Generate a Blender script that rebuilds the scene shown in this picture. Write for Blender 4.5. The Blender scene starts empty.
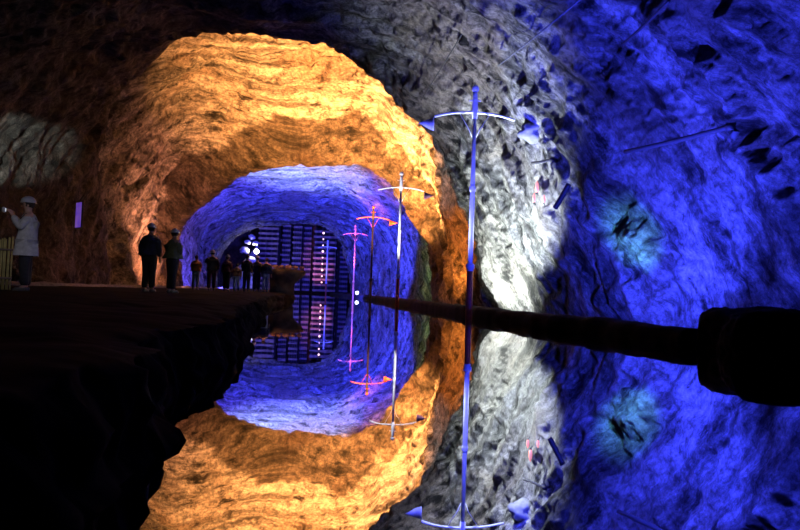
import bpy, bmesh, math, random
import numpy as np
from mathutils import Vector, Matrix, noise

random.seed(7)
SC = bpy.context.scene
COL = SC.collection
PI = math.pi

# ------------------------------------------------------------------ camera
F_PX = 600.0
CAM = Vector((0, 0, 0.65))
PITCH = math.atan(26.8 / F_PX)
ROLL = math.radians(2.0)
FW = Vector((0, math.cos(PITCH), math.sin(PITCH)))
R0 = Vector((1, 0, 0)); U0 = Vector((0, -math.sin(PITCH), math.cos(PITCH)))
CR = R0 * math.cos(ROLL) + U0 * math.sin(ROLL)
CU = -R0 * math.sin(ROLL) + U0 * math.cos(ROLL)
cd = bpy.data.cameras.new('camera'); cam = bpy.data.objects.new('camera', cd); COL.objects.link(cam)
M = Matrix((CR, CU, -FW)).transposed().to_4x4(); M.translation = CAM
cam.matrix_world = M
cd.sensor_width = 36; cd.lens = F_PX / 800 * 36; cd.clip_start = 0.05; cd.clip_end = 400
SC.camera = cam

def W(px, py, d):
    """world point seen at a photo position, at distance d down the cave"""
    v = FW + CR * ((px - 400) / F_PX) + CU * ((265 - py) / F_PX)
    return CAM + v * (d / v.y)

# ------------------------------------------------------------------ world, view, lights
wd = bpy.data.worlds.new('world'); SC.world = wd; wd.use_nodes = True
wd.node_tree.nodes['Background'].inputs[0].default_value = (0.02, 0.02, 0.04, 1)
wd.node_tree.nodes['Background'].inputs[1].default_value = 0.02
SC.view_settings.view_transform = 'Standard'; SC.view_settings.look = 'None'
SC.view_settings.exposure = 0.0; SC.view_settings.gamma = 1.0
SC.view_settings.use_curve_mapping = False
try:
    SC.cycles.max_bounces = 5; SC.cycles.diffuse_bounces = 1; SC.cycles.glossy_bounces = 3
    SC.cycles.caustics_reflective = False; SC.cycles.caustics_refractive = False
    SC.cycles.sample_clamp_indirect = 4.0
except Exception:
    pass

def spot(name, loc, target, color, watts, angle, blend=0.6, r=0.12):
    l = bpy.data.lights.new(name, 'SPOT'); l.color = color; l.energy = watts
    l.spot_size = math.radians(angle); l.spot_blend = blend; l.shadow_soft_size = r
    o = bpy.data.objects.new(name, l); COL.objects.link(o)
    o.location = loc
    o.rotation_euler = (Vector(target) - Vector(loc)).to_track_quat('-Z', 'Y').to_euler()
    return o

BLUE = (0.035, 0.048, 1.0); ORANGE = (1.0, 0.27, 0.04); WHITE = (0.86, 0.95, 0.9)
VIOLET = (0.10, 0.07, 1.0); AMBER = (1.0, 0.37, 0.09)
# blue floods on the near right wall
spot('flood_blue_near', (4.5, 10.9, 0.35), (5.6, 13.6, 2.8), BLUE, 4600, 138, 1.0)
spot('flood_blue_high', (3.4, 9.6, 0.4), (5.6, 11.8, 6.4), BLUE, 8000, 90, 1.0)
spot('flood_cyan', (4.3, 11.4, 0.3), (5.3, 13.6, 1.85), (0.18, 0.75, 1.0), 2200, 28, 1.0)
spot('flood_blue_edge', (5.0, 9.0, 0.4), (6.6, 9.8, 2.6), BLUE, 700, 130, 1.0)
# white floods at the foot of the pale rib
spot('flood_white_rib', (2.7, 21.2, 0.3), (4.2, 21.6, 2.2), WHITE, 3600, 140, 0.9)
spot('flood_white_high', (1.9, 17.6, 0.3), (3.8, 19.0, 5.0), (0.8, 0.93, 1.0), 7500, 92, 0.8)
# amber floods in the second hall
spot('flood_orange_main', (-1.2, 33.6, 0.6), (-2.6, 38.6, 12.0), AMBER, 160000, 100, 1.0, 0.3)
spot('flood_orange_right', (0.9, 29.0, 0.5), (3.2, 32.5, 4.6), ORANGE, 3800, 110, 0.9)
spot('flood_orange_left', (-12.6, 36.5, 0.6), (-16.2, 39.5, 4.5), (1.0, 0.32, 0.15), 9000, 96, 0.9)
# blue floods in the third hall
spot('flood_blue_far_left', (-13.0, 47.0, 0.6), (-18.0, 55, 5.0), VIOLET, 16000, 120, 0.9, 0.3)
spot('flood_blue_far_right', (-5.0, 47.0, 0.5), (-2.5, 55, 4.5), BLUE, 26000, 110, 0.9, 0.3)
spot('flood_blue_far_top', (-8.0, 50.0, 0.5), (-9.0, 60, 9.5), BLUE, 60000, 110, 0.9, 0.3)
spot('flood_pale_ceiling', (-10.0, 48.0, 0.5), (-9.0, 53.0, 10.3), (0.5, 0.72, 1.0), 42000, 66, 1.0, 0.2)
spot('flood_green', (-1.2, 39.5, 0.4), (2.0, 43.5, 3.0), (0.45, 1.0, 0.4), 900, 80, 1.0)
# far chamber with the timber stacks
spot('flood_pink_stack', (-11.0, 76.5, 0.4), (-11.3, 84, 3.4), (1.0, 0.3, 0.36), 4500, 36, 0.9)
spot('flood_blue_stacks', (-15.0, 74.0, 0.5), (-16.0, 85, 5.5), (0.12, 0.1, 1.0), 3500, 85, 0.9)
# dim white work light on the left wall, beside the photographer
spot('flood_white_left', (-10.8, 13.0, 3.0), (-15.2, 22.6, 5.6), WHITE, 11000, 16, 0.5)
spot('floor_wash', (-8.5, 22.0, 0.9), (-13.6, 27.0, 0.45), (1.0, 0.3, 0.2), 500, 60, 1.0)  # unseen red spot added to light the path kerb
spot('fill_visitor', (-5.0, 7.0, 2.6), (-7.2, 11.3, 1.3), (0.9, 0.85, 1.0), 120, 26, 1.0)  # unseen fill light added to brighten the photographer

spot('fill_pair', (-3.6, 10.5, 2.6), (-6.6, 16.1, 1.2), (0.9, 0.8, 0.8), 60, 22, 1.0)  # added fill, no visible source, so the pair shows faintly

# ------------------------------------------------------------------ materials
def mat(name):
    m = bpy.data.materials.new(name); m.use_nodes = True
    nt = m.node_tree; b = nt.nodes['Principled BSDF']
    return m, nt, b

def plain(name, col, rough=0.6, metal=0.0, var=0.25, scale=6.0, bump=0.15):
    m, nt, b = mat(name); N = nt.nodes; L = nt.links
    tc = N.new('ShaderNodeTexCoord'); no = N.new('ShaderNodeTexNoise')
    no.inputs['Scale'].default_value = scale; no.inputs['Detail'].default_value = 6
    L.new(tc.outputs['Object'], no.inputs['Vector'])
    r = N.new('ShaderNodeValToRGB')
    r.color_ramp.elements[0].position = 0.3; r.color_ramp.elements[1].position = 0.7
    r.color_ramp.elements[0].color = (*[c * (1 - var) for c in col], 1)
    r.color_ramp.elements[1].color = (*[min(1, c * (1 + var)) for c in col], 1)
    L.new(no.outputs['Fac'], r.inputs['Fac']); L.new(r.outputs['Color'], b.inputs['Base Color'])
    b.inputs['Roughness'].default_value = rough; b.inputs['Metallic'].default_value = metal
    bp = N.new('ShaderNodeBump'); bp.inputs['Strength'].default_value = bump; bp.inputs['Distance'].default_value = 0.02
    L.new(no.outputs['Fac'], bp.inputs['Height']); L.new(bp.outputs['Normal'], b.inputs['Normal'])
    return m

def rock_material(name, dark, mid, light, bump=1.0, warm=(0.25, 0.19, 0.15)):
    m, nt, b = mat(name); N = nt.nodes; L = nt.links
    uv = N.new('ShaderNodeUVMap'); uv.uv_map = 'UVMap'
    tc = N.new('ShaderNodeTexCoord')
    def mapping(src, sc, rot=0.0):
        mp = N.new('ShaderNodeMapping'); mp.inputs['Scale'].default_value = sc
        mp.inputs['Rotation'].default_value = (0, 0, rot); L.new(src, mp.inputs['Vector']); return mp.outputs[0]
    def nz(vec, scale, detail=8, rough=0.6, dist=0.0):
        n = N.new('ShaderNodeTexNoise'); n.inputs['Scale'].default_value = scale
        n.inputs['Detail'].default_value = detail; n.inputs['Roughness'].default_value = rough
        n.inputs['Distortion'].default_value = dist; L.new(vec, n.inputs['Vector']); return n.outputs['Fac']
    def math_(op, a, c, clamp=False):
        n = N.new('ShaderNodeMath'); n.operation = op; n.use_clamp = clamp
        for i, v in enumerate((a, c)):
            if isinstance(v, (int, float)): n.inputs[i].default_value = v
            else: L.new(v, n.inputs[i])
        return n.outputs[0]
    def ramp(fac, stops):
        r = N.new('ShaderNodeValToRGB'); e = r.color_ramp.elements
        while len(e) < len(stops): e.new(0.5)
        for el, (p, c) in zip(e, stops): el.position = p; el.color = (*c, 1) if not isinstance(c, float) else (c, c, c, 1)
        L.new(fac, r.inputs['Fac']); return r.outputs['Color']
    streak = nz(mapping(uv.outputs[0], (0.2, 1.0, 1)), 1.0, 14, 0.82, 0.0)
    grit = nz(tc.outputs['Object'], 5.0, 12, 0.85)
    fine = nz(mapping(uv.outputs[0], (0.45, 1.0, 1)), 5.0, 10, 0.8)
    big = nz(tc.outputs['Object'], 0.16, 5, 0.6, 0.4)
    flake = nz(mapping(uv.outputs[0], (0.5, 1.2, 1)), 1.4, 10, 0.72)
    base = ramp(streak, [(0.38, dark), (0.47, mid), (0.56, light), (0.68, tuple(min(1, c * 1.25) for c in light))])
    # rusty bands
    mx = N.new('ShaderNodeMix'); mx.data_type = 'RGBA'
    L.new(ramp(big, [(0.48, 0.0), (0.62, 0.75)]), mx.inputs['Factor'])
    L.new(base, mx.inputs['A']); mx.inputs['B'].default_value = (*warm, 1)
    # dark crevices
    mx2 = N.new('ShaderNodeMix'); mx2.data_type = 'RGBA'; mx2.blend_type = 'MULTIPLY'; mx2.inputs['Factor'].default_value = 1
    L.new(mx.outputs['Result'], mx2.inputs['A'])
    L.new(ramp(flake, [(0.38, 0.03), (0.45, 0.6), (0.5, 1.0)]), mx2.inputs['B'])
    mx3 = N.new('ShaderNodeMix'); mx3.data_type = 'RGBA'; mx3.blend_type = 'MULTIPLY'; mx3.inputs['Factor'].default_value = 1
    L.new(mx2.outputs['Result'], mx3.inputs['A'])
    L.new(ramp(grit, [(0.36, 0.08), (0.47, 0.62), (0.54, 1.05), (0.64, 1.5)]), mx3.inputs['B'])
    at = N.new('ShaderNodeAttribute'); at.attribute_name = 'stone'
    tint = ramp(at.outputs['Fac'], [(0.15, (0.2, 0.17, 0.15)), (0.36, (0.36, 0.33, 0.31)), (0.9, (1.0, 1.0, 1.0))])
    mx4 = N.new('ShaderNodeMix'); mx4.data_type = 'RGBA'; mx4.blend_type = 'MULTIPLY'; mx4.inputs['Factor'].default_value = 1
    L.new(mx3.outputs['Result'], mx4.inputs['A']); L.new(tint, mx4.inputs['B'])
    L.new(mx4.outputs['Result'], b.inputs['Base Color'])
    h = math_('ADD', math_('MULTIPLY', streak, 0.8), math_('MULTIPLY', fine, 0.25))
    h = math_('ADD', h, math_('MULTIPLY', flake, 0.6))
    h = math_('ADD', h, math_('MULTIPLY', grit, 0.7))
    bp = N.new('ShaderNodeBump'); bp.inputs['Strength'].default_value = bump; bp.inputs['Distance'].default_value = 0.3
    L.new(h, bp.inputs['Height']); L.new(bp.outputs['Normal'], b.inputs['Normal'])
    b.inputs['Roughness'].default_value = 0.75
    b.inputs['Specular IOR Level'].default_value = 0.25
    return m

ROCK = rock_material('cave_rock', (0.02, 0.019, 0.018), (0.17, 0.165, 0.155), (0.5, 0.48, 0.45))
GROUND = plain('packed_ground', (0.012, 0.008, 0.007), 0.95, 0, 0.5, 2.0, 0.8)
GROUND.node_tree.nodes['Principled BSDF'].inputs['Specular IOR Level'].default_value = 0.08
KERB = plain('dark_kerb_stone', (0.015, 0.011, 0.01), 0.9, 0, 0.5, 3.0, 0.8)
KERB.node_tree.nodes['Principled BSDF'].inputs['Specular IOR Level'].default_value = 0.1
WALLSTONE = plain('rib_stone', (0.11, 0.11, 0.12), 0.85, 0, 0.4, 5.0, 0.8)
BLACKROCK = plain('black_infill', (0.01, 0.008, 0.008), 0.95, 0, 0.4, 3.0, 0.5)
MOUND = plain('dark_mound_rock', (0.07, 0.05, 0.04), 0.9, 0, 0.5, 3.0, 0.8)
PALE = plain('pale_salt_rock', (0.6, 0.58, 0.55), 0.7, 0, 0.4, 4.0, 0.8)
WHITEP = plain('white_mast_paint', (0.72, 0.72, 0.72), 0.4, 0, 0.15, 8)
REDP = plain('red_mast_paint', (0.42, 0.07, 0.035), 0.5, 0, 0.3, 8)
DARKM = plain('dark_iron', (0.02, 0.018, 0.018), 0.7, 0.0, 0.3, 12)
CLOTHF = plain('pennant_cloth', (0.10, 0.06, 0.12), 0.9, 0, 0.2, 9)
TIMBER = plain('mine_timber', (0.2, 0.15, 0.14), 0.8, 0, 0.5, 2.0, 0.5)
REED = plain('reed_yellow', (0.42, 0.36, 0.14), 0.8, 0, 0.3, 9)
SKIN = plain('skin', (0.55, 0.33, 0.24), 0.6, 0, 0.08, 20)
HAIR = plain('hair_dark', (0.03, 0.02, 0.015), 0.7, 0, 0.3, 30)
HELM = plain('helmet_white', (0.75, 0.76, 0.76), 0.35, 0, 0.05, 10, 0.02)
SHOE = plain('shoe_leather', (0.12, 0.11, 0.1), 0.6, 0, 0.2, 15)
EYE = plain('eye_dark', (0.02, 0.015, 0.01), 0.3, 0, 0.1, 30)

def cloth(name, c): return plain(name, c, 0.9, 0, 0.2, 14, 0.3)

m, nt, b = mat('still_water'); WATER = m
b.inputs['Base Color'].default_value = (0.66, 0.66, 0.70, 1); b.inputs['Metallic'].default_value = 1.0
b.inputs['Roughness'].default_value = 0.012
tc = nt.nodes.new('ShaderNodeTexCoord'); no = nt.nodes.new('ShaderNodeTexNoise')
no.inputs['Scale'].default_value = 1.6; no.inputs['Detail'].default_value = 3
bp = nt.nodes.new('ShaderNodeBump'); bp.inputs['Strength'].default_value = 0.03; bp.inputs['Distance'].default_value = 0.02
nt.links.new(tc.outputs['Object'], no.inputs['Vector']); nt.links.new(no.outputs['Fac'], bp.inputs['Height'])
nt.links.new(bp.outputs['Normal'], b.inputs['Normal'])

def glow(name, col, s):
    m, nt, b = mat(name); b.inputs['Base Color'].default_value = (*col, 1)
    b.inputs['Emission Color'].default_value = (*col, 1); b.inputs['Emission Strength'].default_value = s
    return m
LAMP_W = glow('lamp_lens_white', (1.0, 0.95, 0.85), 14)
LAMP_B = glow('lamp_lens_bluish', (0.8, 0.85, 1.0), 6)
GLOW_O = glow('orange_patch_glow', (1.0, 0.35, 0.2), 0.9)

# ------------------------------------------------------------------ helpers
def link(name, me, m=None, parent=None, smooth=True):
    o = bpy.data.objects.new(name, me); COL.objects.link(o)
    if m: me.materials.append(m)
    if smooth:
        for p in me.polygons: p.use_smooth = True
    if parent: o.parent = parent
    return o

def obj(name, bm, m, parent=None, smooth=True):
    bmesh.ops.recalc_face_normals(bm, faces=bm.faces)
    me = bpy.data.meshes.new(name); bm.to_mesh(me); bm.free()
    return link(name, me, m, parent, smooth)

def tag(o, label, cat, group=None, kind=None):
    o['label'] = label; o['category'] = cat
    if group: o['group'] = group
    if kind: o['kind'] = kind
    return o

def thing(name, label, cat, loc=(0, 0, 0), rz=0.0, group=None):
    o = bpy.data.objects.new(name, None); COL.objects.link(o); o.empty_display_size = 0.2
    o.location = loc; o.rotation_euler = (0, 0, rz)
    return tag(o, label, cat, group)

def copy_tree(o, parent=None):
    c = o.copy(); COL.objects.link(c); c.parent = parent
    for ch in list(o.children): copy_tree(ch, c)
    return c

def tube(bm, pts, rad, seg=10, cap=True):
    pts = [Vector(p) for p in pts]
    rads = rad if isinstance(rad, (list, tuple)) else [rad] * len(pts)
    rings = []
    for i, p in enumerate(pts):
        a = pts[max(0, i - 1)]; c = pts[min(len(pts) - 1, i + 1)]
        t = (c - a).normalized()
        ref = Vector((0, 0, 1)) if abs(t.z) < 0.9 else Vector((0, 1, 0))
        u = t.cross(ref).normalized(); v = t.cross(u)
        rings.append([bm.verts.new(p + (u * math.cos(2 * PI * k / seg) + v * math.sin(2 * PI * k / seg)) * rads[i]) for k in range(seg)])
    for a, c in zip(rings, rings[1:]):
        for k in range(seg):
            bm.faces.new((a[k], a[(k + 1) % seg], c[(k + 1) % seg], c[k]))
    if cap:
        bm.faces.new(rings[0]); bm.faces.new(rings[-1])
    return bm

def box(bm, c, s, rz=0.0, bev=0.0):
    old = set(bm.verts)
    r = bmesh.ops.create_cube(bm, size=1.0)
    vs = r['verts']
    bmesh.ops.scale(bm, vec=s, verts=vs)
    if bev:
        es = list({e for v in vs for e in v.link_edges})
        bmesh.ops.bevel(bm, geom=es, offset=bev, segments=2, affect='EDGES')
        vs = [v for v in bm.verts if v not in old]
    bmesh.ops.rotate(bm, cent=(0, 0, 0), matrix=Matrix.Rotation(rz, 3, 'Z'), verts=vs)
    bmesh.ops.translate(bm, vec=c, verts=vs)
    return bm

def fbm(v, H=0.9, o=5): return noise.fractal(v, H, 2.1, o, noise_basis='PERLIN_ORIGINAL')

# ------------------------------------------------------------------ the cave shell
def P(px, py, d): return W(px, py, d)
def ring(base_l, base_r, pts):
    bl = Vector((base_l[0], base_l[1], -1.0)); br = Vector((base_r[0], base_r[1], -1.0))
    return [bl, Vector((base_l[0], base_l[1], 0.4))] + [Vector(p) for p in pts] + [Vector((base_r[0], base_r[1], 0.3)), br]

RN0 = ring((-15, -9), (8.4, -9), [(-15, -9, 4.5), (-13.5, -9, 8.5), (-9, -9, 11.5), (-3, -9, 12.5), (3, -9, 11.5), (6.8, -9, 8.5), (8.3, -9, 4.2)])
RN1 = ring((-14.6, 3), (7.6, 3), [(-14.6, 3, 4.5), (-13, 3, 8), (-8.5, 3, 10.8), (-3, 3, 11.6), (2.4, 3, 10.6), (6.0, 3, 7.6), (7.5, 3, 3.8)])
RN2 = ring((-14.2, 9.5), (6.7, 9.5), [(-14.2, 10, 4.4), (-12.8, 10, 7.7), (-8.5, 10, 10.3), (-3, 10, 10.9), (1.8, 9.5, 9.8), (5.0, 9.5, 7.0), (6.6, 9.5, 3.6)])
RA = ring((-13.8, 19), (5.25, 17), [P(-60, 165, 19), P(5, 60, 19), P(110, -30, 18.5), P(250, -62, 18), P(400, -36, 17.4), P(505, 45, 17), P(552, 165, 17)])
RA2 = ring((-14.6, 25), (4.7, 20.5), [P(35, 180, 26), P(62, 95, 25), P(140, 15, 24), P(250, -10, 23), P(372, 0, 22), P(468, 82, 21), P(508, 195, 20.6)])
RB = ring((-15.6, 32), (3.75, 25), [P(97, 180, 31), P(108, 98, 30), P(168, 42, 29), P(245, 32, 28), P(340, 44, 27), P(417, 112, 26), P(462, 218, 25.3)])
RB1 = ring((-16.2, 34), (4.6, 26.6), [P(93, 180, 33), P(98, 92, 32), P(158, 20, 30.6), P(245, -8, 29.5), P(366, 8, 28.4), P(452, 84, 27.4), P(486, 208, 26.8)])
RB2 = ring((-16.4, 38), (3.6, 31), [P(148, 195, 38), P(158, 128, 38), P(195, 75, 38), P(265, 66, 37), P(352, 78, 35.5), P(418, 135, 34), P(452, 225, 32)])
RC0 = ring((-16.2, 42), (2.6, 36), [P(158, 208, 42), P(180, 162, 42), P(235, 134, 42), P(290, 118, 41.5), P(352, 120, 40), P(408, 155, 38.5), P(438, 228, 37)])
RC = ring((-15.9, 44), (2.2, 38.5), [P(181, 230, 44), P(203, 200, 44), P(243, 176, 44), P(292, 164, 44), P(350, 160, 42.5), P(392, 183, 41), P(424, 236, 39.5)])
RC1 = ring((-17.6, 46), (3.0, 42), [P(170, 220, 46.5), P(190, 172, 46.5), P(238, 150, 46.5), P(292, 144, 46.5), P(355, 144, 45), P(412, 170, 43.5), P(438, 236, 42.5)])
RD = ring((-19.5, 60), (-1.2, 57), [P(196, 240, 61), P(217, 210, 61), P(252, 192, 61), P(295, 186, 61), P(345, 193, 60), P(380, 217, 59), P(395, 250, 58)])
RE = ring((-23.5, 76), (-5.6, 73), [P(216, 264, 77), P(230, 240, 77), P(254, 226, 77), P(290, 221, 77), P(322, 226, 76), P(340, 240, 75), P(349, 262, 74)])
RE1 = ring((-27, 79), (-4.0, 77), [P(196, 262, 80), P(214, 228, 80), P(250, 210, 80), P(292, 206, 80), P(330, 212, 80), P(352, 230, 79), P(364, 262, 78)])
RF = ring((-28, 98), (-5, 98), [P(220, 262, 98), P(232, 238, 98), P(256, 224, 98), P(292, 220, 98), P(325, 226, 98), P(344, 238, 98), P(354, 262, 98)])
RBR = ring((-15.4, 35.5), (4.3, 28.5), [P(122, 190, 35.5), P(132, 110, 35.5), P(185, 60, 35), P(258, 40, 34), P(360, 46, 32), P(438, 105, 30), P(474, 215, 28.6)])
RINGS = [RN0, RN1, RN2, RA, RA2, RB, RB1, RBR, RB2, RC0, RC, RC1, RD, RE, RE1, RF]
STEPS = [8, 50, 140, 60, 60, 16, 30, 40, 40, 16, 22, 60, 60, 14, 16]

def catmull(p0, p1, p2, p3, t):
    return 0.5 * ((2 * p1) + (-p0 + p2) * t + (2 * p0 - 5 * p1 + 4 * p2 - p3) * t * t + (-p0 + 3 * p1 - 3 * p2 + p3) * t ** 3)

def resample(R, per):
    out = []
    n = len(R)
    for i in range(n - 1):
        for k in range(per[i]):
            t = k / per[i]
            out.append(catmull(R[max(0, i - 1)], R[i], R[i + 1], R[min(n - 1, i + 2)], t))
    out.append(R[-1])
    return out

VSEG = [6, 34, 30, 34, 34, 34, 46, 52, 52, 8, ]  # round the ring, denser on the right
NPT = len(RINGS[0])
VSEG = [6, 44, 44, 46, 46, 50, 80, 100, 110, 8][:NPT - 1]
arr = np.array([[tuple(p) for p in r] for r in RINGS])          # rings x pts x 3
along = resample([arr[i] for i in range(len(RINGS))], STEPS)     # list of (pts x 3)
G = np.array([resample([a[j] for j in range(NPT)], VSEG) for a in along])   # U x V x 3
NU, NV = G.shape[:2]
ct = G[:, NV // 2]
arc = np.zeros((NU, NV)); arc[:, 1:] = np.cumsum(np.linalg.norm(np.diff(G, axis=1), axis=2), axis=1)
lon = np.zeros((NU, NV)); lon[1:] = np.cumsum(np.linalg.norm(np.diff(G, axis=0), axis=2), axis=0)
lon = lon.mean(axis=1, keepdims=True) + G[:, :, 1] * 0
# inward normals
du = np.gradient(G, axis=0); dv = np.gradient(G, axis=1)
nrm = np.cross(du, dv); nrm /= (np.linalg.norm(nrm, axis=2, keepdims=True) + 1e-9)
cen = G.mean(axis=1, keepdims=True)
sgn = np.sign(((cen - G) * nrm).sum(axis=2, keepdims=True)); nrm *= sgn
MIDV = sum(VSEG[:5])
up = arc - arc[:, MIDV:MIDV + 1]; up = np.sqrt(up * up + 4.0)       # distance down from the crown
SA = (-up + 0.6 * G[:, :, 1]) / 1.17; SN = (0.6 * up + G[:, :, 1]) / 1.17   # along and across the rock's grain
D = np.zeros((NU, NV))
for i in range(NU):
    for j in range(NV):
        p = Vector(G[i, j]); s = Vector((SA[i, j] * 0.25, SN[i, j], 0.37 * p.z))
        big = fbm(p * 0.16, 1.0, 2)
        w = fbm(p * 0.9, 0.7, 4)
        cr = abs(noise.noise(s * 0.55 + Vector((w * .3, w * .3, 0))))
        cr2 = abs(noise.noise(Vector((s.x * 1.6, s.y * 1.7, s.z + 5)) + Vector((0, w * .4, 0))))
        f1 = noise.voronoi(Vector((s.x * 2.2, s.y * .8, s.z)) + Vector((w, w, 0)) * .25)[0]
        f2 = noise.voronoi(p * 1.9)[0]
        D[i, j] = big * 0.45 + (0.35 - cr) * 0.55 + (0.3 - cr2) * 0.3 + w * 0.12 + (f1[0] - .4) * 0.2 + (f2[0] - .4) * 0.13
fade = np.clip((G[:, :, 2] + 1.0) / 1.6, 0.25, 1.0)
G2 = G + nrm * (D * fade)[:, :, None]

# darker rock colour: shade of the first hall painted in, a dark brown band before the third
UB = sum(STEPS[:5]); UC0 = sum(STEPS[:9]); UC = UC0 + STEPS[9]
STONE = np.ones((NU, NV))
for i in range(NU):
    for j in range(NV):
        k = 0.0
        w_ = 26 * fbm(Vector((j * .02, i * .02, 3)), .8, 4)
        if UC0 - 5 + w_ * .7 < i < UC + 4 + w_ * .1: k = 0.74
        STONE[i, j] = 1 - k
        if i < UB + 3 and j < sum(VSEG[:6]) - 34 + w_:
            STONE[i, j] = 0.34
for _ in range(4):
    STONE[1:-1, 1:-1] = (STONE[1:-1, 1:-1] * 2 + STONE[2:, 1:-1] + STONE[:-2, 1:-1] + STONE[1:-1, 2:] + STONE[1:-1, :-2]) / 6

def shell(name, v0, v1):
    verts = G2[:, v0:v1 + 1].reshape(-1, 3); nv = v1 - v0 + 1
    faces = [(i * nv + j, i * nv + j + 1, (i + 1) * nv + j + 1, (i + 1) * nv + j) for i in range(NU - 1) for j in range(nv - 1)]
    me = bpy.data.meshes.new(name); me.from_pydata([tuple(v) for v in verts], [], faces)
    uv = me.uv_layers.new(name='UVMap')
    A = SA[:, v0:v1 + 1].reshape(-1); Y = SN[:, v0:v1 + 1].reshape(-1)
    idx = np.zeros(len(me.loops), dtype=np.int32); me.loops.foreach_get('vertex_index', idx)
    uv.data.foreach_set('uv', np.stack([A[idx], Y[idx]], axis=1).reshape(-1).astype(np.float32))
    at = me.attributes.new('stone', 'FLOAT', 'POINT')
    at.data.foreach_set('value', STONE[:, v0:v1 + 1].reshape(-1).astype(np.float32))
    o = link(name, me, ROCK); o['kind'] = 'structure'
    return o
c1 = sum(VSEG[:3]); c2 = sum(VSEG[:6])
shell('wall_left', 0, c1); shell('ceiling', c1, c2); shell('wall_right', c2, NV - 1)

def wall_hit(px, py):
    """nearest shell vertex to a photo direction -> world point on the rock"""
    v = (FW + CR * ((px - 400) / F_PX) + CU * ((265 - py) / F_PX)).normalized()
    Pn = G2.reshape(-1, 3) - np.array(CAM)
    t = Pn @ np.array(v); perp = np.linalg.norm(Pn - t[:, None] * np.array(v), axis=1) / np.maximum(t, 0.1)
    perp[t < 1] = 9
    cand = np.where(perp < 0.012)[0]
    if len(cand) == 0: cand = [int(np.argmin(perp))]
    k = min(cand, key=lambda c: t[c])
    return CAM + v * float(t[k])

# back wall
bm = bmesh.new()
nx, nz_ = 60, 36
gv = [[bm.verts.new((-30 + 27 * i / nx, 97.5 + 0.9 * fbm(Vector((i * 0.25, k * 0.25, 9)), 1, 5), -1 + 16 * k / nz_)) for k in range(nz_ + 1)] for i in range(nx + 1)]
for i in range(nx):
    for k in range(nz_): bm.faces.new((gv[i][k], gv[i + 1][k], gv[i + 1][k + 1], gv[i][k + 1]))
o = obj('wall_back', bm, MOUND); o['kind'] = 'structure'
# wall behind the camera
bm = bmesh.new()
gv = [[bm.verts.new((-17 + 27 * i / nx, -8.6 - 0.6 * fbm(Vector((i * 0.25, k * 0.25, 4)), 1, 5), -1 + 15 * k / nz_)) for k in range(nz_ + 1)] for i in range(nx + 1)]
for i in range(nx):
    for k in range(nz_): bm.faces.new((gv[i][k], gv[i + 1][k], gv[i + 1][k + 1], gv[i][k + 1]))
o = obj('wall_front', bm, MOUND); o['kind'] = 'structure'

# ------------------------------------------------------------------ water, ground
bm = bmesh.new()
for v in [(-18, -8.5, 0), (9, -8.5, 0), (9, 84, 0), (-30, 84, 0)]: bm.verts.new(v)
bm.faces.new(bm.verts); o = obj('pool_water', bm, WATER, smooth=False)
tag(o, 'still dark pool mirroring the coloured cave walls', 'water'); o['kind'] = 'structure'

EDGE = [(-9, -.7), (0, -.75), (2.5, -1.1), (3.9, -1.55), (5.0, -1.5), (6.8, -1.85), (9.9, -2.6), (14, -3.3), (20, -4.5), (30, -5.5), (45, -8.0), (63, -11.5), (84, -16)]
def edge_x(y):
    for (a, xa), (c, xc) in zip(EDGE, EDGE[1:]):
        if y <= c: return xa + (xc - xa) * (y - a) / (c - a)
    return EDGE[-1][1]
bm = bmesh.new(); rows = []
ys = [-8.8 + 0.4 * i for i in range(24)] + [0.8 + 0.035 * i for i in range(449)] + [16.5 + 0.25 * i for i in range(120)] + [46.5 + 0.8 * i for i in range(47)]
for y in ys:
    ex = edge_x(y) + 0.22 * fbm(Vector((y * 0.7, 2, 0)), .8, 5) * min(1, 0.35 + y / 20 if y > 0 else 0.35)
    xl = -17.5 if y < 46 else -17.5 - (y - 46) * 0.35
    r = []
    ts = [0, .2, .4, .55, .66, .74, .8, .85, .89, .92, .94, .96, .975, .99, 1.0]
    for t in ts:
        x = xl + (ex - xl) * t
        z = 0.40 + 0.05 * fbm(Vector((x * 1.3, y * 1.3, 1)), .8, 4) - (0.06 * max(0, (t - .95) / .05) ** 2)
        r.append(bm.verts.new((x, y, z)))
    for q, (dx, z) in enumerate([(0.03, 0.33), (0.05, 0.26), (0.08, 0.19), (0.10, 0.12), (0.13, 0.05), (0.16, -0.02), (0.25, -0.6)]):
        n1 = 0.10 * fbm(Vector((y * 2.6, z * 6, 7)), .7, 6)
        r.append(bm.verts.new((ex + dx + n1, y, z)))
    rows.append(r)
for a, c in zip(rows, rows[1:]):
    for k in range(len(a) - 1): bm.faces.new((a[k], a[k + 1], c[k + 1], c[k]))
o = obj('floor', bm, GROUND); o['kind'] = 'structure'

# far bank under the timber stacks
bm = bmesh.new(); rows = []
for y in [82 + 0.8 * i for i in range(21)]:
    rows.append([bm.verts.new((-30 + 0.9 * i, y + 0.3 * fbm(Vector((i * .5, y, 0)), 1, 3), (-0.4 if y == 82 else 0.25) + 0.05 * fbm(Vector((i, y, 3)), 1, 3))) for i in range(31)])
for a, c in zip(rows, rows[1:]):
    for k in range(30): bm.faces.new((a[k], a[k + 1], c[k + 1], c[k]))
o = obj('floor_far', bm, GROUND); o['kind'] = 'structure'

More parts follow.
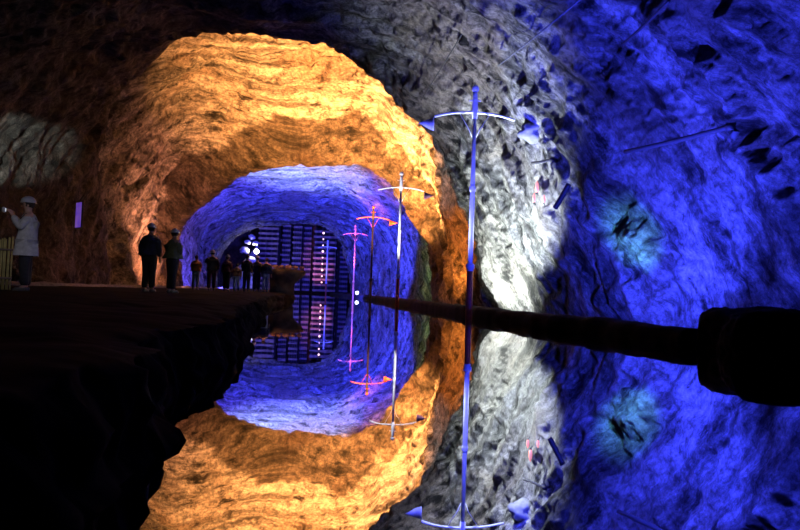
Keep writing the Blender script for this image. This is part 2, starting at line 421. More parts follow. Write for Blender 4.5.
# ------------------------------------------------------------------ kerb and landing block
KP = [P(356, 300, 42), P(372, 301, 38.5), (-0.1, 33, 0), (1.05, 26, 0), (1.85, 21, 0), (2.45, 17, 0), (2.8, 15.2, 0), (3.25, 12.8, 0), (3.75, 11.2, 0), (4.05, 9.8, 0), (4.3, 8.75, 0)]
KP = [Vector((p[0] , p[1], 0)) for p in KP]
KP = [Vector((-8.4, 75, 0)), Vector((-5.7, 62, 0)), Vector((-3.5, 53, 0))] + [Vector((-1.5, 42, 0))] + KP[2:]
kk = resample([np.array(p) for p in KP], [14] * 3 + [20] * (len(KP) - 4))
bm = bmesh.new(); rings_ = []
for i, p in enumerate(kk):
    p = Vector(p); a = Vector(kk[max(0, i - 1)]); c = Vector(kk[min(len(kk) - 1, i + 1)])
    t = (c - a).normalized(); n = Vector((-t.y, t.x, 0))
    if n.x > 0: n = -n              # towards the pool
    prof = [(0.26, -0.6), (0.25, 0.0), (0.24, 0.14), (0.20, 0.24), (0.10, 0.285), (-0.05, 0.29), (-0.18, 0.27), (-0.25, 0.18), (-0.27, 0.0), (-0.27, -0.6)]
    rr = []
    for (o_, z) in prof:
        q = p + n * o_; e = 0.055 * fbm(Vector((q.x * 2, q.y * 1.6, z * 3)), .8, 4)
        rr.append(bm.verts.new(q + n * e + Vector((0, 0, z + e * 0.8 + 0.03 * fbm(Vector((q.y * .5, 0, 0)), 1, 2)))))
    rings_.append(rr)
for a, c in zip(rings_, rings_[1:]):
    for k in range(len(a) - 1): bm.faces.new((a[k], a[k + 1], c[k + 1], c[k]))
bm.faces.new(rings_[0]); bm.faces.new(rings_[-1])
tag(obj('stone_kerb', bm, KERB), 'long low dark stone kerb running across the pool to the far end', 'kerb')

bm = bmesh.new()
def slab(bm, x0, x1, y0, y1, z0, z1, cuts=26, amp=0.05):
    vs = {}
    r = bmesh.ops.create_cube(bm, size=1)
    bmesh.ops.subdivide_edges(bm, edges=list({e for v in r['verts'] for e in v.link_edges}), cuts=cuts, use_grid_fill=True)
    for v in bm.verts:
        q = Vector((x0 + (x1 - x0) * (v.co.x + .5), y0 + (y1 - y0) * (v.co.y + .5), z0 + (z1 - z0) * (v.co.z + .5)))
        rr_ = 0.2; ic = Vector((min(max(q.x, x0 + rr_), x1 - rr_), min(max(q.y, y0 + rr_), y1 - rr_), min(max(q.z, z0 + rr_), z1 - rr_)))
        if (q - ic).length > 1e-6: q = ic + (q - ic).normalized() * rr_
        e = Vector((fbm(q * 1.7, .8, 4), fbm(q * 1.7 + Vector((9, 0, 0)), .8, 4), fbm(q * 1.7 + Vector((0, 9, 0)), .8, 4)))
        v.co = q + e * amp
    return bm
slab(bm, 4.22, 6.25, 7.3, 8.55, -0.5, 0.58, 34, 0.10)
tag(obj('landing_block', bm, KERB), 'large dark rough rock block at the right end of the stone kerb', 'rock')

# low pale kerb along the foot of the left wall
bm = bmesh.new(); rings_ = []
for i in range(150):
    y = 14 + 0.3 * i; x = -13.4 - (0.0 if y < 40 else (y - 40) * 0.12)
    rr = []
    for (o_, z) in [(0.14, 0.3), (0.13, 0.45), (0.08, 0.52), (-0.08, 0.52), (-0.14, 0.45), (-0.14, 0.3)]:
        e = 0.05 * fbm(Vector((o_ * 8, y * 1.4, z * 5)), .8, 4); rr.append(bm.verts.new((x + o_ + e, y, z + e)))
    rings_.append(rr)
for a, c in zip(rings_, rings_[1:]):
    for k in range(6): bm.faces.new((a[k], a[(k + 1) % 6], c[(k + 1) % 6], c[k]))
bm.faces.new(rings_[0]); bm.faces.new(rings_[-1])
tag(obj('path_kerb', bm, WALLSTONE), 'low rough kerb along the foot of the left wall behind the visitors', 'kerb')

# ------------------------------------------------------------------ masts
def make_mast():
    t = thing('mast', 'x', 'mast')
    bm = bmesh.new(); tube(bm, [(0, 0, -0.7), (0, 0, 0.1), (0, 0, 1.36)], [0.095, 0.095, 0.085], 16); obj('lower_section', bm, REDP, t)
    bm = bmesh.new(); tube(bm, [(0, 0, 1.3), (0, 0, 1.36), (0, 0, 1.38), (0, 0, 1.5), (0, 0, 1.52)], [0.09, 0.09, 0.125, 0.125, 0.07], 16); obj('collar', bm, WHITEP, t)
    bm = bmesh.new(); tube(bm, [(0, 0, 1.45), (0, 0, 3.6), (0, 0, 5.7)], [0.072, 0.066, 0.056], 14)
    tube(bm, [(0, 0, 3.55), (0, 0, 3.6), (0, 0, 3.7), (0, 0, 3.75)], [0.07, 0.088, 0.088, 0.066], 14); obj('pole', bm, WHITEP, t)
    bm = bmesh.new(); tube(bm, [(0, 0, 5.65), (0, 0, 5.9), (0, 0, 6.3), (0, 0, 6.45)], [0.075, 0.09, 0.075, 0.06], 14); us = obj('upper_section', bm, WHITEP, t)
    bm = bmesh.new(); tube(bm, [(0, 0, 6.42), (0, 0, 6.46), (0, 0, 6.5), (0, 0, 6.56), (0, 0, 6.61), (0, 0, 6.63)], [0.06, 0.10, 0.105, 0.10, 0.06, 0.02], 14); obj('cap', bm, WHITEP, us)
    bm = bmesh.new()
    xs = [-1.15 + 2.3 * i / 24 for i in range(25)]
    tube(bm, [(x, 0, 5.83 - 0.17 * (abs(x) / 1.15) ** 2.2) for x in xs], 0.034, 10)
    ya = obj('yardarm', bm, WHITEP, t)
    bm = bmesh.new(); tube(bm, [(-0.17, 0, 6.17), (0.17, 0, 6.17)], 0.022, 8); tube(bm, [(0, -0.15, 6.17), (0, 0.15, 6.17)], 0.022, 8); obj('cross_peg', bm, WHITEP, us)
    for s in (-1, 1):
        bm = bmesh.new(); tube(bm, [(s * 0.05, 0, 5.1), (s * 0.16, 0, 5.35), (s * 0.42, 0, 5.77)], 0.012, 6); obj('stay', bm, WHITEP, ya)
    return t

def pennant(name, mastloc, side, label, m, size=0.42):
    t = thing(name, label, 'pennant', mastloc + Vector((side * 1.15, 0, 5.66)), 0, 'pennants hung from the yardarms')
    bm = bmesh.new(); tube(bm, [(0, 0, 0.02), (0, 0, -0.12)], 0.008, 6); obj('cord', bm, DARKM, t)
    bm = bmesh.new(); n = 8
    for i in range(n + 1):
        u = i / n; w = 0.2 * (1 - u)
        for k, z in enumerate((w, -w)):
            y = 0.04 * math.sin(u * 6)
            bm.verts.new((side * u * size, y - 0.008, -0.2 + z)); bm.verts.new((side * u * size, y + 0.008, -0.2 + z))
    bm.verts.ensure_lookup_table()
    for i in range(n):
        a = [bm.verts[i * 4 + q] for q in range(4)]; c = [bm.verts[i * 4 + 4 + q] for q in range(4)]
        for p, q in ((0, 2), (2, 3), (3, 1), (1, 0)):
            bm.faces.new((a[p], a[q], c[q], c[p]))
    bm.faces.new([bm.verts[0], bm.verts[1], bm.verts[3], bm.verts[2]])
    obj('flag', bm, m, t)
    return t

MASTS = [((1.98, 16.9), 'nearest and tallest-looking mast, lit blue, standing before the pale rock rib'),
         ((-0.08, 29.6), 'white mast with red foot, second from the front, before the orange rock'),
         ((-2.0, 42.0), 'dark unlit mast, third from the front, against the blue wall'),
         ((-4.15, 54.4), 'pinkish orange lit mast, fourth from the front, beside the dark one'),
         ((-8.9, 73.0), 'pale blue lit mast farthest away, before the timber stacks')]
PINK_LIT = plain('pink_lit_mast_tint', (0.75, 0.2, 0.1), 0.5, 0, 0.2, 8)  # pink light on the fourth mast put into its colour
m0 = make_mast(); masts = []
for i, ((x, y), lab) in enumerate(MASTS):
    o = m0 if i == 0 else copy_tree(m0)
    o.location = (x, y, 0); o['label'] = lab
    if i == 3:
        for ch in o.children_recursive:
            ch.data = ch.data.copy(); ch.data.materials[0] = PINK_LIT
    if i == 2:  # unlit third mast: its shade put into a dark material
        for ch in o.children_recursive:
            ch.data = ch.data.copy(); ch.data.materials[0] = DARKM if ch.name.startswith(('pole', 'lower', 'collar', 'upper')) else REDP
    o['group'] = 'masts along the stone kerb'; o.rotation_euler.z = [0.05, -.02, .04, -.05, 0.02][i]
    masts.append(Vector((x, y, 0)))
pennant('pennant', masts[0], -1, 'small pennant hung from the left arm of the nearest blue mast', WHITEP, 0.45)
pennant('pennant', masts[1], 1, 'small dark triangular pennant on the right arm of the white mast', CLOTHF, 0.5)
pennant('pennant', masts[2], 1, 'small orange pennant on the right arm of the dark third mast', REDP, 0.6)
spot('mast_light_blue', (0.6, 14.2, 0.35), (1.98, 16.9, 4.2), (0.12, 0.13, 1.0), 2600, 62, 0.9, 0.08)
spot('mast_light_white', (-1.4, 27.0, 0.5), (-0.08, 29.6, 4.6), (0.9, 0.95, 1.0), 4200, 48, 0.9, 0.08)
spot('mast_light_pink', (-5.2, 52.0, 0.4), (-4.15, 54.4, 4.5), (1.0, 0.2, 0.12), 7000, 34, 0.9, 0.08)
spot('mast_light_far', (-9.2, 70.0, 0.4), (-8.9, 73, 4.0), (0.5, 0.55, 1.0), 500, 50, 0.9, 0.08)

# ------------------------------------------------------------------ timber stacks in the far chamber
def stack(px0, px1, ytop, d, label, seed):
    a = W(px0, 292, d); c = W(px1, 292, d); cx = (a.x + c.x) / 2; w = (c.x - a.x) * 0.88; h = W((px0 + px1) / 2, ytop, d).z - 0.22
    rnd = random.Random(seed)
    t = thing('timber_stack', label, 'timber stack', (cx, d, 0.2), 0, 'timber stacks in the far chamber')
    n = int(h / 0.7); depth = min(2.4, w)
    fb = None; sb = None
    for k in range(n):
        z = 0.26 + k * h / n
        bm = bmesh.new(); ww = w * (1 + rnd.uniform(-.02, .05))
        box(bm, (rnd.uniform(-.05, .05), -depth / 2 + rnd.uniform(-.04, .04), z), (ww, 0.3, 0.30), rnd.uniform(-.01, .01), 0.03)
        obj('beam', bm, TIMBER, t, False)
        if k % 3 == 1:
            bm = bmesh.new(); box(bm, (0, depth / 2, z), (w, 0.24, 0.3), 0, 0.03); obj('beam', bm, TIMBER, t, False)
    for s in (-1, -0.33, 0.33, 1):
        bm = bmesh.new(); box(bm, (s * (w / 2 - 0.14), -depth / 2 + 0.3, h / 2), (0.14, 0.14, h), 0, 0.02); obj('upright', bm, DARKM, t, False)
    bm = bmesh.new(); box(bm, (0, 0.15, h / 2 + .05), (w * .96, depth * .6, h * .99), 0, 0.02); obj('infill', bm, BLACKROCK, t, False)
    return t
stack(257, 279, 226, 86, 'wide dark timber stack beside the bright white lamp', 1)
stack(280.5, 289.5, 223, 88, 'narrow dim blue timber stack right of the wide dark one', 2)
stack(291, 301, 224, 86.5, 'blue lit timber stack in the middle of the far chamber', 3)
stack(302, 310.5, 225, 88, 'narrow dark timber stack just left of the pink lit one', 4)
stack(312, 337, 229, 85, 'broad pink lit timber stack behind the farthest mast', 5)
stack(338.5, 348, 240, 88, 'rightmost narrow timber stack, dark, beside the blue cave wall', 6)

# string of lamps down the pink stack
sp = W(322.5, 262, 82.6)
t = thing('lamp_string', 'vertical string of small pinkish lamps in front of the pink lit stack', 'lamp string', sp)
bm = bmesh.new(); tube(bm, [(0, 0, 4.6), (0, 0, -3.3)], .03, 6); obj('cord', bm, DARKM, t)
LAMP_P = glow('lamp_lens_pink', (1.0, 0.62, 0.6), 2.5)
for k in range(9):
    bm = bmesh.new(); bmesh.ops.create_icosphere(bm, subdivisions=2, radius=0.1 + 0.05 * (k % 3 == 0), matrix=Matrix.Translation((0, -.06, 4.0 - k * .85)))
    obj('bulb', bm, LAMP_P, t)

# ------------------------------------------------------------------ lamps
def flood_lamp(name, loc, facing, label, lens, r=0.2, stand=0.0):
    t = thing(name, label, 'lamp', loc)
    fd = Vector(facing).normalized(); q = fd.to_track_quat('Z', 'Y').to_matrix().to_4x4()
    bm = bmesh.new(); tube(bm, [(0, 0, -0.22), (0, 0, -0.2), (0, 0, 0.0), (0, 0, 0.04)], [r * .5, r * .7, r * 1.1, r * 1.15], 16); bm.transform(q); obj('housing', bm, DARKM, t)
    bm = bmesh.new(); tube(bm, [(0, 0, 0.03), (0, 0, 0.06), (0, 0, 0.08)], [r, r, r * .7], 16); bm.transform(q); obj('lens', bm, lens, t)
    if stand:
        bm = bmesh.new(); tube(bm, [(0, 0, -stand), (0, 0, -0.15)], 0.03, 8); tube(bm, [(0, 0, -stand), (0, 0, -stand + .03)], 0.2, 12); obj('stand', bm, DARKM, t)
    return t
pl = W(256.5, 251.5, 80)
flood_lamp('flood_lamp', pl, (0.25, -1, -0.04), 'bright white flood lamp glaring at the far left of the blue hall', LAMP_W, 0.33, pl.z - 0.3)
l = bpy.data.lights.new('white_flood', 'POINT'); l.energy = 220; l.color = (1, .96, .88); l.shadow_soft_size = 0.2
o = bpy.data.objects.new('white_flood', l); COL.objects.link(o); o.location = pl + Vector((0.2, -0.8, 0.1))
pk = W(357, 294.8, 53)
flood_lamp('kerb_lamp', Vector((pk.x, pk.y, 0.42)), (-0.1, -1, 0.1), 'tiny bright lamp on the far kerb beside the orange lit mast', LAMP_B, 0.15)

# pale boulders round the white lamp
def boulder(loc, r, m, label, seed, cat='rock', name='boulder', group=None, flat=0.8):
    bm = bmesh.new(); bmesh.ops.create_icosphere(bm, subdivisions=3, radius=1)
    for v in bm.verts:
        q = v.co.copy(); v.co = q * r * (1 + 0.45 * fbm(q * 1.1 + Vector((seed * 3.3, 0, 0)), .9, 4)); v.co.z *= flat
    o = obj(name, bm, m); o.location = loc; tag(o, label, cat, group); return o
# slope of rubble
bm = bmesh.new(); rows = []
for i in range(34):
    r = []
    for k in range(26):
        u = i / 33; v = k / 25
        b0 = W(228 + 26 * u, 292, 80 + 3 * v); z = 0.2 + max(0, (1 - u)) ** 0.8 * 0 + (0.3 + 6.4 * u) * v
        p = Vector((b0.x - 1.0 * (1 - u), b0.y + 1.2 * v, z)) + Vector((0, 1, 1)) * 0.5 * fbm(Vector((u * 6, v * 6, 2)), .8, 5)
        r.append(bm.verts.new(p))
    rows.append(r)
for a, c in zip(rows, rows[1:]):
    for k in range(25): bm.faces.new((a[k], a[k + 1], c[k + 1], c[k]))
tag(obj('rubble_slope', bm, PALE), 'steep pale rubble slope lit white behind the visitors', 'rock slope')
bl = [(252, 237, .45, 'topmost pale boulder on the white lit slope'), (255.5, 243, .4, 'pale boulder just above the bright flood lamp'),
      (245, 250, .6, 'brightest white boulder left of the flood lamp'), (248, 242, .38, 'small pale boulder between the top one and the brightest one'),
      (251, 259, .5, 'pale boulder below and left of the flood lamp'), (246.5, 262, .45, 'lowest pale boulder on the slope above the visitors heads')]
for k, (x, y, r, lab) in enumerate(bl):
    boulder(W(x, y, 79.6), r, PALE, lab, k, group='pale boulders on the slope')

# dark mound at the end of the bank with orange lit rubble on top
mc = W(282, 293, 30); mc.z = 0.38
t = thing('rock_mound', 'dark mound with a wide overhanging top at the end of the bank', 'rock', mc)
bm = bmesh.new(); prof = [(0.62, -0.1), (0.6, .2), (0.62, .5), (0.85, .72), (1.05, .9), (1.1, 1.05), (1.02, 1.15), (0.6, 1.2), (0.02, 1.22)]
rr = []
for (r, z) in prof:
    row = []
    for k in range(40):
        a = 2 * PI * k / 40; e = 1 + 0.10 * fbm(Vector((math.cos(a) * 1.6, math.sin(a) * 1.6, z * 2)), .8, 4)
        row.append(bm.verts.new((r * e * math.cos(a), r * e * 0.8 * math.sin(a), z + 0.05 * fbm(Vector((a * 2, z, 1)), .8, 3))))
    rr.append(row)
for a, c in zip(rr, rr[1:]):
    for k in range(40): bm.faces.new((a[k], a[(k + 1) % 40], c[(k + 1) % 40], c[k]))
bm.faces.new(rr[0]); bm.faces.new(rr[-1]); obj('body', bm, MOUND, t)
RUB = plain('rubble_orange', (0.4, 0.22, 0.14), 0.8, 0, 0.5, 5, 0.6)
labs = ['leftmost', 'second from left', 'third from left', 'middle', 'third from right', 'second from right', 'rightmost']
for k in range(7):
    dx = -1.0 + 2.0 * k / 6
    boulder(mc + Vector((dx, -0.35 + 0.1 * (k % 3), 1.3 - 0.03 * abs(dx))), 0.12 + 0.02 * ((k * 5) % 3), RUB,
            labs[k] + ' orange lit stone in the row on the dark mound', 20 + k, 'stone', 'rubble_stone', 'stones on top of the dark mound', 0.7)
spot('mound_light', mc + Vector((-0.9, -2.4, 2.6)), mc + Vector((0, -0.2, 1.15)), (1, .42, .16), 90, 50, 1.0, 0.1)

# ------------------------------------------------------------------ things on the rock walls
def rod(name, a, c, r, label, cat, m=DARKM, hook=False):
    mid = (a + c) / 2; a, c = a - mid, c - mid
    t = thing(name, label, cat, mid)
    bm = bmesh.new(); n = 12
    tube(bm, [a.lerp(c, i / n) + Vector((0, 0, -0.02 * math.sin(PI * i / n))) for i in range(n + 1)], r, 8); obj('shaft', bm, m, t)
    if hook:
        bm = bmesh.new(); dr = (c - a).normalized(); tube(bm, [c - dr * .1, c, c + Vector((0.05, 0, -.1)), c + Vector((0, 0.05, -.2))], r * 1.6, 8); obj('anchor', bm, m, t)
    return t
def off(px, py, k=0.35):
    p = wall_hit(px, py); return CAM + (p - CAM) * (1 - k / (p - CAM).length)
rod('iron_bar', off(625, 152, .7), off(733, 126, .35), 0.05, 'long dark iron bar sticking out level from the blue right wall', 'bar', hook=True)
rod('cable', off(498, 66, .4), off(582, -2, .4), 0.02, 'thin cable slanting up past the top edge of the pale rib', 'cable', WALLSTONE)
rod('iron_bar', off(622, 45, .5), off(669, 1, .4), 0.03, 'dark iron bar slanting up at the top of the blue right wall', 'bar')
rod('iron_bar', off(555, 208, .6), off(569, 184, .35), 0.07, 'short thick dark bar slanting on the blue wall beside the rib', 'bar')
rod('iron_hook', off(532, 163, .4), off(553, 159, .5), 0.04, 'short dark hook level above the small orange glows', 'hook', hook=True)
rod('cable', off(421, 100, .3), off(462, 34, .3), 0.02, 'thin dark cable slanting over the grey rock above the orange arch', 'cable')
for k, (x, y, s, lab) in enumerate([(537, 187, .10, 'uppermost small orange glow on the edge of the pale rib'), (534, 198, .08, 'small orange glow just below the uppermost one on the rib'), (544, 199, .07, 'smallest orange glow, rightmost of the three on the rib')]):
    p = off(x, y, .25); t = thing('orange_glow', lab, 'lamp', p, 0, 'small orange glows on the rib')  # glowing orange patches given a made-up lamp shape
    bm = bmesh.new(); tube(bm, [(0, 0, -s * 1.6), (0, 0, -s), (0, 0, 0), (0, 0, s), (0, 0, s * 1.7)], [s * .25, s * .5, s * .55, s * .4, s * .1], 10); obj('glass', bm, GLOW_O, t)
    bm = bmesh.new(); tube(bm, [(0, 0, -s * 2), (0, 0, -s * 1.5)], s * .3, 10); tube(bm, [(0, 0, -s * 1.9), (0.1, .28, -s * 1.9)], s * .2, 8); obj('holder', bm, DARKM, t)
# blue rounded boulder on the edge of the rib
bp_ = wall_hit(530, 130)
spot('boulder_light', (3.4, 12.0, 0.5), bp_, BLUE, 14000, 9, 1.0, 0.05)  # narrow unseen spot added to turn the boulder blue
boulder(bp_ + Vector((0.08, 0.2, 0)), 0.36, WALLSTONE, 'rounded blue lit boulder bulging from the edge of the rib', 50)

# information board on the left wall
ps = W(78.5, 215, 22)
t = thing('information_board', 'tall purple glowing board hanging on the dark left wall', 'sign', ps, math.radians(-38))
bm = bmesh.new(); box(bm, (0, 0.03, 0), (0.46, 0.05, 0.98), 0, 0.01); obj('frame', bm, DARKM, t, False)
m, nt, b = mat('board_face')
tc = nt.nodes.new('ShaderNodeTexCoord'); no = nt.nodes.new('ShaderNodeTexNoise'); no.inputs['Scale'].default_value = 4
rp = nt.nodes.new('ShaderNodeValToRGB'); rp.color_ramp.elements[0].position = .4; rp.color_ramp.elements[1].position = .62
rp.color_ramp.elements[0].color = (0.14, 0.05, 0.75, 1); rp.color_ramp.elements[1].color = (0.35, 0.15, 0.75, 1)
nt.links.new(tc.outputs['Object'], no.inputs['Vector']); nt.links.new(no.outputs['Fac'], rp.inputs['Fac'])
nt.links.new(rp.outputs['Color'], b.inputs['Emission Color']); b.inputs['Emission Strength'].default_value = 0.45  # purple put in as the panel's own glow
bm = bmesh.new(); box(bm, (0, -0.005, 0), (0.41, 0.02, 0.92)); obj('panel', bm, m, t, False)
for s in (-1, 1):
    bm = bmesh.new(); tube(bm, [(s * .15, .05, .48), (s * .15, .4, 1.2)], .01, 6); obj('hanger', bm, DARKM, t)

# reed fence at the left edge
fc = W(-6, 262, 11.6); fc.z = 0.40
t = thing('reed_fence', 'yellowish reed fence at the left edge behind the photographer', 'fence', fc)
bm = bmesh.new(); x = -0.55
k = 0
while x < 0.36:
    tube(bm, [(x, 0.02 * (k % 2), 0.0), (x + random.uniform(-.015, .015), 0.02 * (k % 2), 1.02 + random.uniform(-.05, .05))], 0.016, 6); x += 0.038; k += 1
obj('reeds', bm, REED, t)
for z in (0.25, 0.8):
    bm = bmesh.new(); tube(bm, [(-.57, -.03, z), (.37, -.03, z)], .018, 8); obj('rail', bm, TIMBER, t)

# ------------------------------------------------------------------ people
def skin_mesh(name, verts, edges, radii, root=0, sub=1, fat=1.0):
    me = bpy.data.meshes.new(name); me.from_pydata([tuple(v) for v in verts], edges, [])
    o = bpy.data.objects.new(name, me); COL.objects.link(o)
    md = o.modifiers.new('s', 'SKIN'); md.use_smooth_shade = True
    for i, r in enumerate(radii):
        sv = me.skin_vertices[0].data[i]; sv.radius = r if isinstance(r, tuple) else (r, r); sv.radius = (sv.radius[0] * fat, sv.radius[1] * fat); sv.use_root = (i == root)
    sb = o.modifiers.new('d', 'SUBSURF'); sb.levels = sub; sb.render_levels = sub
    dg = bpy.context.evaluated_depsgraph_get(); dg.update()
    out = bpy.data.meshes.new_from_object(o.evaluated_get(dg))
    bpy.data.objects.remove(o); bpy.data.meshes.remove(me)
    return out

class Gph:
    def __init__(s): s.v = []; s.e = []; s.r = []
    def add(s, p, r, frm=None):
        s.v.append(Vector(p)); s.r.append(r); i = len(s.v) - 1
        if frm is not None: s.e.append((frm, i))
        return i
    def chain(s, pts, frm):
        for p, r in pts: frm = s.add(p, r, frm)
        return frm

def person(label, loc, rz, height, jacket, trousers, helmet=True, pose='stand', lean=0.0, seed=0, strap=False, coat=0.0, hat=None, group='visitors on the bank'):
    """built facing -Y (towards local -Y), 1.75 m tall, then scaled"""
    t = thing('person', label, 'person', loc, rz, group); t.scale = (height / 1.75,) * 3
    rnd = random.Random(seed)
    ly = -lean
    def L(p):                                   # lean the upper body forward
        x, y, z = p; k = max(0, z - 0.9); return Vector((x, y + ly * k, z - abs(ly) * k * 0.15))
    st = rnd.uniform(0.0, 0.14)
    legs = []
    for s in (-1, 1):
        f = s * st
        legs.append([(s * .09, 0, .90), (s * .105, f * -.4, .50), (s * .11, f * -.2 + .015, .10), (s * .115, f * -.2 - .10, .035)])
    arms = []
    for s in (-1, 1):
        if pose == 'photo':
            arms.append([(s * .19, 0, 1.42), (s * .25, -.10, 1.17), (s * .08, -.25, 1.44)])
        elif pose == 'point' and s == 1:
            arms.append([(s * .19, 0, 1.42), (s * .26, -.16, 1.24), (s * .16, -.40, 1.30)])
        elif pose == 'fold':
            arms.append([(s * .19, 0, 1.42), (s * .25, -.02, 1.15), (s * .05, -.20, 1.10)])
        else:
            arms.append([(s * .19, 0, 1.42), (s * .25, .03, 1.14), (s * .24, -.05, .90)])
    g = Gph()
    pel = g.add(L((0, 0, .95)), (.14, .10))
    ch = g.chain([(L((0, 0, 1.12)), (.125, .09)), (L((0, 0.01, 1.30)), (.155, .105)), (L((0, .01, 1.43)), (.12, .08)), (L((0, -.005, 1.50)), .052),
                  (L((0, -.01, 1.56)), .052), (L((0, -.02, 1.62)), (.072, .085)), (L((0, -.015, 1.70)), (.076, .09)), (L((0, -.005, 1.745)), .045)], pel)
    for lg in legs: g.chain([(Vector(lg[0]), .085), (Vector(lg[1]), .055), (Vector(lg[2]), .038), (Vector(lg[3]), (.035, .028))], pel)
    for s, am in zip((-1, 1), arms):
        sh, el, wr = [L(p) for p in am]
        i = g.chain([(sh, .052), (el, .038), (wr, .024)], 3)
        d = (wr - el).normalized(); sd = d.cross(Vector((0, 0, 1)) if abs(d.z) < .8 else Vector((0, 1, 0))).normalized(); up = sd.cross(d)
        pm = g.add(wr + d * .06, (.034, .016), i)
        for q, (o_, ln) in enumerate(((-.028, .062), (-.009, .075), (.010, .070), (.027, .055))):
            b0 = wr + d * .095 + sd * o_
            g.chain([(b0, .0095), (b0 + d * ln * .5 - up * .012, .0085), (b0 + d * ln * .85 - up * .034, .007)], pm)
        b0 = wr + d * .045 + sd * (-.036)
        g.chain([(b0, .011), (b0 + d * .035 - sd * .022, .009), (b0 + d * .06 - sd * .02 - up * .01, .008)], i)
    body = link('body', skin_mesh('body', g.v, g.e, g.r, pel, fat=1.12), SKIN, t)
    # face
    hc = L((0, -.02, 1.64))
    bm = bmesh.new()
    bmesh.ops.create_icosphere(bm, subdivisions=2, radius=.012, matrix=Matrix.Translation(hc + Vector((-.03, -.083, .01))))
    bmesh.ops.create_icosphere(bm, subdivisions=2, radius=.012, matrix=Matrix.Translation(hc + Vector((.03, -.083, .01))))
    obj('eyes', bm, EYE, t)
    bm = bmesh.new(); tube(bm, [hc + Vector((0, -.082, .01)), hc + Vector((0, -.105, -.025)), hc + Vector((0, -.086, -.036))], [.008, .015, .012], 8); obj('nose', bm, SKIN, t)
    bm = bmesh.new(); tube(bm, [hc + Vector((x, -.088 + abs(x) * .4, -.06)) for x in (-.024, 0, .024)], .006, 6); obj('mouth', bm, REDP, t)
    for s in (-1, 1):
        bm = bmesh.new(); bmesh.ops.create_icosphere(bm, subdivisions=2, radius=.026, matrix=Matrix.Translation(hc + Vector((s * .078, .005, -.005))) @ Matrix.Diagonal((.4, .7, 1.1, 1))); obj('ear', bm, SKIN, t)
    # hair
    bm = bmesh.new(); bmesh.ops.create_icosphere(bm, subdivisions=3, radius=.1, matrix=Matrix.Translation(hc + Vector((0, .018, .035))) @ Matrix.Diagonal((.92, 1.02, 1.0, 1)))
    bmesh.ops.delete(bm, geom=[v for v in bm.verts if (v.co - hc).y < -.045 and (v.co - hc).z < .06], context='VERTS'); obj('hair', bm, HAIR, t)
    # trousers
    g = Gph(); p0 = g.add((0, 0, 1.04), (.14, .11)); p1 = g.add((0, 0, .90), (.155, .115), p0)
    for lg in legs: g.chain([(Vector(lg[0]) + Vector((0, 0, -.08)), .1), (Vector(lg[1]), .075), (Vector(lg[2]) + Vector((0, 0, .0)), .066)], p1)
    link('trousers', skin_mesh('trousers', g.v, g.e, g.r, p0, fat=1.28), trousers, t)
    # jacket
    g = Gph(); hem = .86 - coat
    p0 = g.add(L((0, 0, 1.15)), (.165, .13)); g.chain([(L((0, 0.0, .98)), (.178, .14)), (Vector((0, 0, hem + .02)), (.185 + coat * .1, .15)), (Vector((0, 0, hem - .06)), (.185 + coat * .1, .15))], p0)
    c = g.chain([(L((0, .01, 1.31)), (.185, .135)), (L((0, .01, 1.42)), (.15, .105)), (L((0, 0, 1.505)), .07)], p0)
    for am in arms:
        sh, el, wr = [L(p) for p in am]
        g.chain([(sh, .075), (el, .062), (el.lerp(wr, .92), .047)], p0 + 3 + 0)
    link('jacket', skin_mesh('jacket', g.v, g.e, g.r, p0, fat=1.3), jacket, t)
    # shoes
    for lg in legs:
        a = Vector(lg[2]); bm = bmesh.new()
        tube(bm, [(a.x, a.y + .06, .045), (a.x, a.y + .03, .05), (a.x, a.y - .06, .05), (a.x, a.y - .14, .038), (a.x, a.y - .19, .025)], [.03, .045, .048, .046, .022], 12)
        for v in bm.verts: v.co.z = max(0.0, v.co.z)
        obj('shoe', bm, SHOE, t)
    if helmet:
        bm = bmesh.new(); c0 = hc + Vector((0, 0.005, .05)); rr = []
        for (r, z) in [(.130, -.005), (.128, .004), (.118, .006), (.117, .03), (.108, .065), (.08, .095), (.04, .112), (.005, .116)]:
            rr.append([bm.verts.new(c0 + Vector((r * .92 * math.cos(2 * PI * k / 28), r * 1.08 * math.sin(2 * PI * k / 28), z))) for k in range(28)])
        for a, c in zip(rr, rr[1:]):
            for k in range(28): bm.faces.new((a[k], a[(k + 1) % 28], c[(k + 1) % 28], c[k]))
        bm.faces.new(rr[-1]); hl = obj('helmet', bm, HELM if hat is None else hat, t); bm = bmesh.new(); tube(bm, [c0 + Vector((0, y, z)) for y, z in ((-.1, .075), (-.05, .108), (0, .118), (.05, .108), (.1, .075))], .012, 6)
        obj('ridge', bm, HELM if hat is None else hat, hl)
    if strap:
        bm = bmesh.new()
        pts = [(-.14, -.13, .98), (-.05, -.155, 1.15), (.08, -.14, 1.34), (.14, -.03, 1.47), (.10, .12, 1.38), (-.02, .165, 1.2), (-.15, .14, 1.0)]
        tube(bm, [L(p) for p in pts], .016, 6); obj('strap', bm, HAIR, t)
    return t

def stand_at(px, py_feet, d):
    p = W(px, py_feet, d); return Vector((p.x, d, 0.40))
GREYC = cloth('coat_light_grey', (0.42, 0.42, 0.43)); BLK = cloth('cloth_black', (0.02, 0.02, 0.025)); NAVY = cloth('cloth_navy', (0.03, 0.035, 0.07))
OLIVE = cloth('cloth_olive', (0.13, 0.15, 0.08)); ORNG = cloth('cloth_orange_brown', (0.32, 0.14, 0.07)); JEAN = cloth('cloth_denim', (0.2, 0.25, 0.4)); MAR = cloth('cloth_maroon', (0.12, 0.035, 0.04))
PB = cloth('cloth_pale_blue', (0.45, 0.5, 0.65))

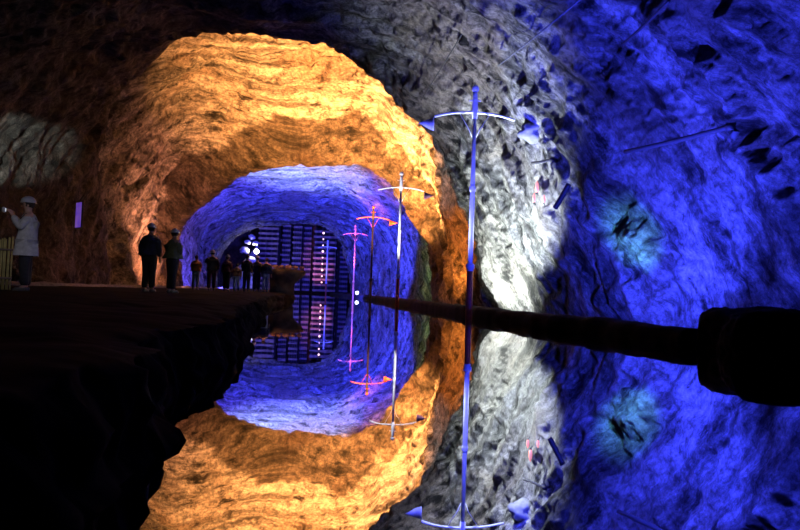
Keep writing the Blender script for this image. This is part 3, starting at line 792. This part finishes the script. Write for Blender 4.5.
p = stand_at(24, 290, 11.4)
person('person in white helmet and light grey coat holding up a camera at far left', p, math.radians(-62), 1.76, GREYC, BLK, True, 'photo', 0.0, 3, True, 0.20, group=None)
# camera in the hands
R = Matrix.Rotation(math.radians(-62), 3, 'Z')
cpos = p + R @ Vector((0, -.40, 1.53))
t = thing('camera_device', 'small bright camera held up by the person in the light grey coat', 'camera', cpos, math.radians(-62))
bm = bmesh.new(); box(bm, (0, 0, 0), (.15, .05, .09), 0, .01); obj('camera_body', bm, HELM, t)
bm = bmesh.new(); tube(bm, [(0, -.02, 0), (0, -.08, 0)], .035, 14); obj('lens_barrel', bm, DARKM, t)
m_s = glow('screen_glow', (0.8, 0.9, 1.0), 0.8)
bm = bmesh.new(); box(bm, (0, .028, 0), (.09, .004, .06)); obj('screen', bm, m_s, t, False)

person('tall dark clad person in pale helmet, left one of the pair', stand_at(148, 292, 16.2), math.radians(172), 1.82, NAVY, BLK, True, 'stand', 0.0, 5)
person('short person in olive jacket and pale helmet, right one of the pair', stand_at(171, 292, 16.0), math.radians(150), 1.68, OLIVE, BLK, True, 'fold', 0.03, 6)
person('person in orange brown jacket and jeans, leftmost of the distant visitors', stand_at(195, 291, 29), math.radians(185), 1.66, ORNG, JEAN, False, 'fold', 0.0, 8)
person('dark clad person in pale helmet, second from the left in the distant visitors', stand_at(211, 291, 27), math.radians(200), 1.80, BLK, MAR, True, 'point', 0.10, 9)
person('person in maroon jacket and pale helmet, third from the left in the distant visitors', stand_at(226, 291, 27), math.radians(160), 1.60, MAR, BLK, True, 'stand', 0.0, 10)
person('small person in orange jacket standing low among the distant visitors', stand_at(236, 291.5, 26), math.radians(200), 1.22, ORNG, PB, False, 'stand', 0.0, 11)
person('bareheaded person in black beside the small orange clad one', stand_at(246, 291, 28), math.radians(175), 1.72, BLK, BLK, False, 'fold', 0.0, 12)
person('person in navy jacket and pale helmet near the dark mound', stand_at(256, 291, 29), math.radians(190), 1.70, NAVY, NAVY, True, 'stand', 0.0, 13)
person('person in pale blue trousers right beside the dark mound', stand_at(265.5, 291, 28.6), math.radians(170), 1.62, NAVY, PB, False, 'stand', 0.0, 14)
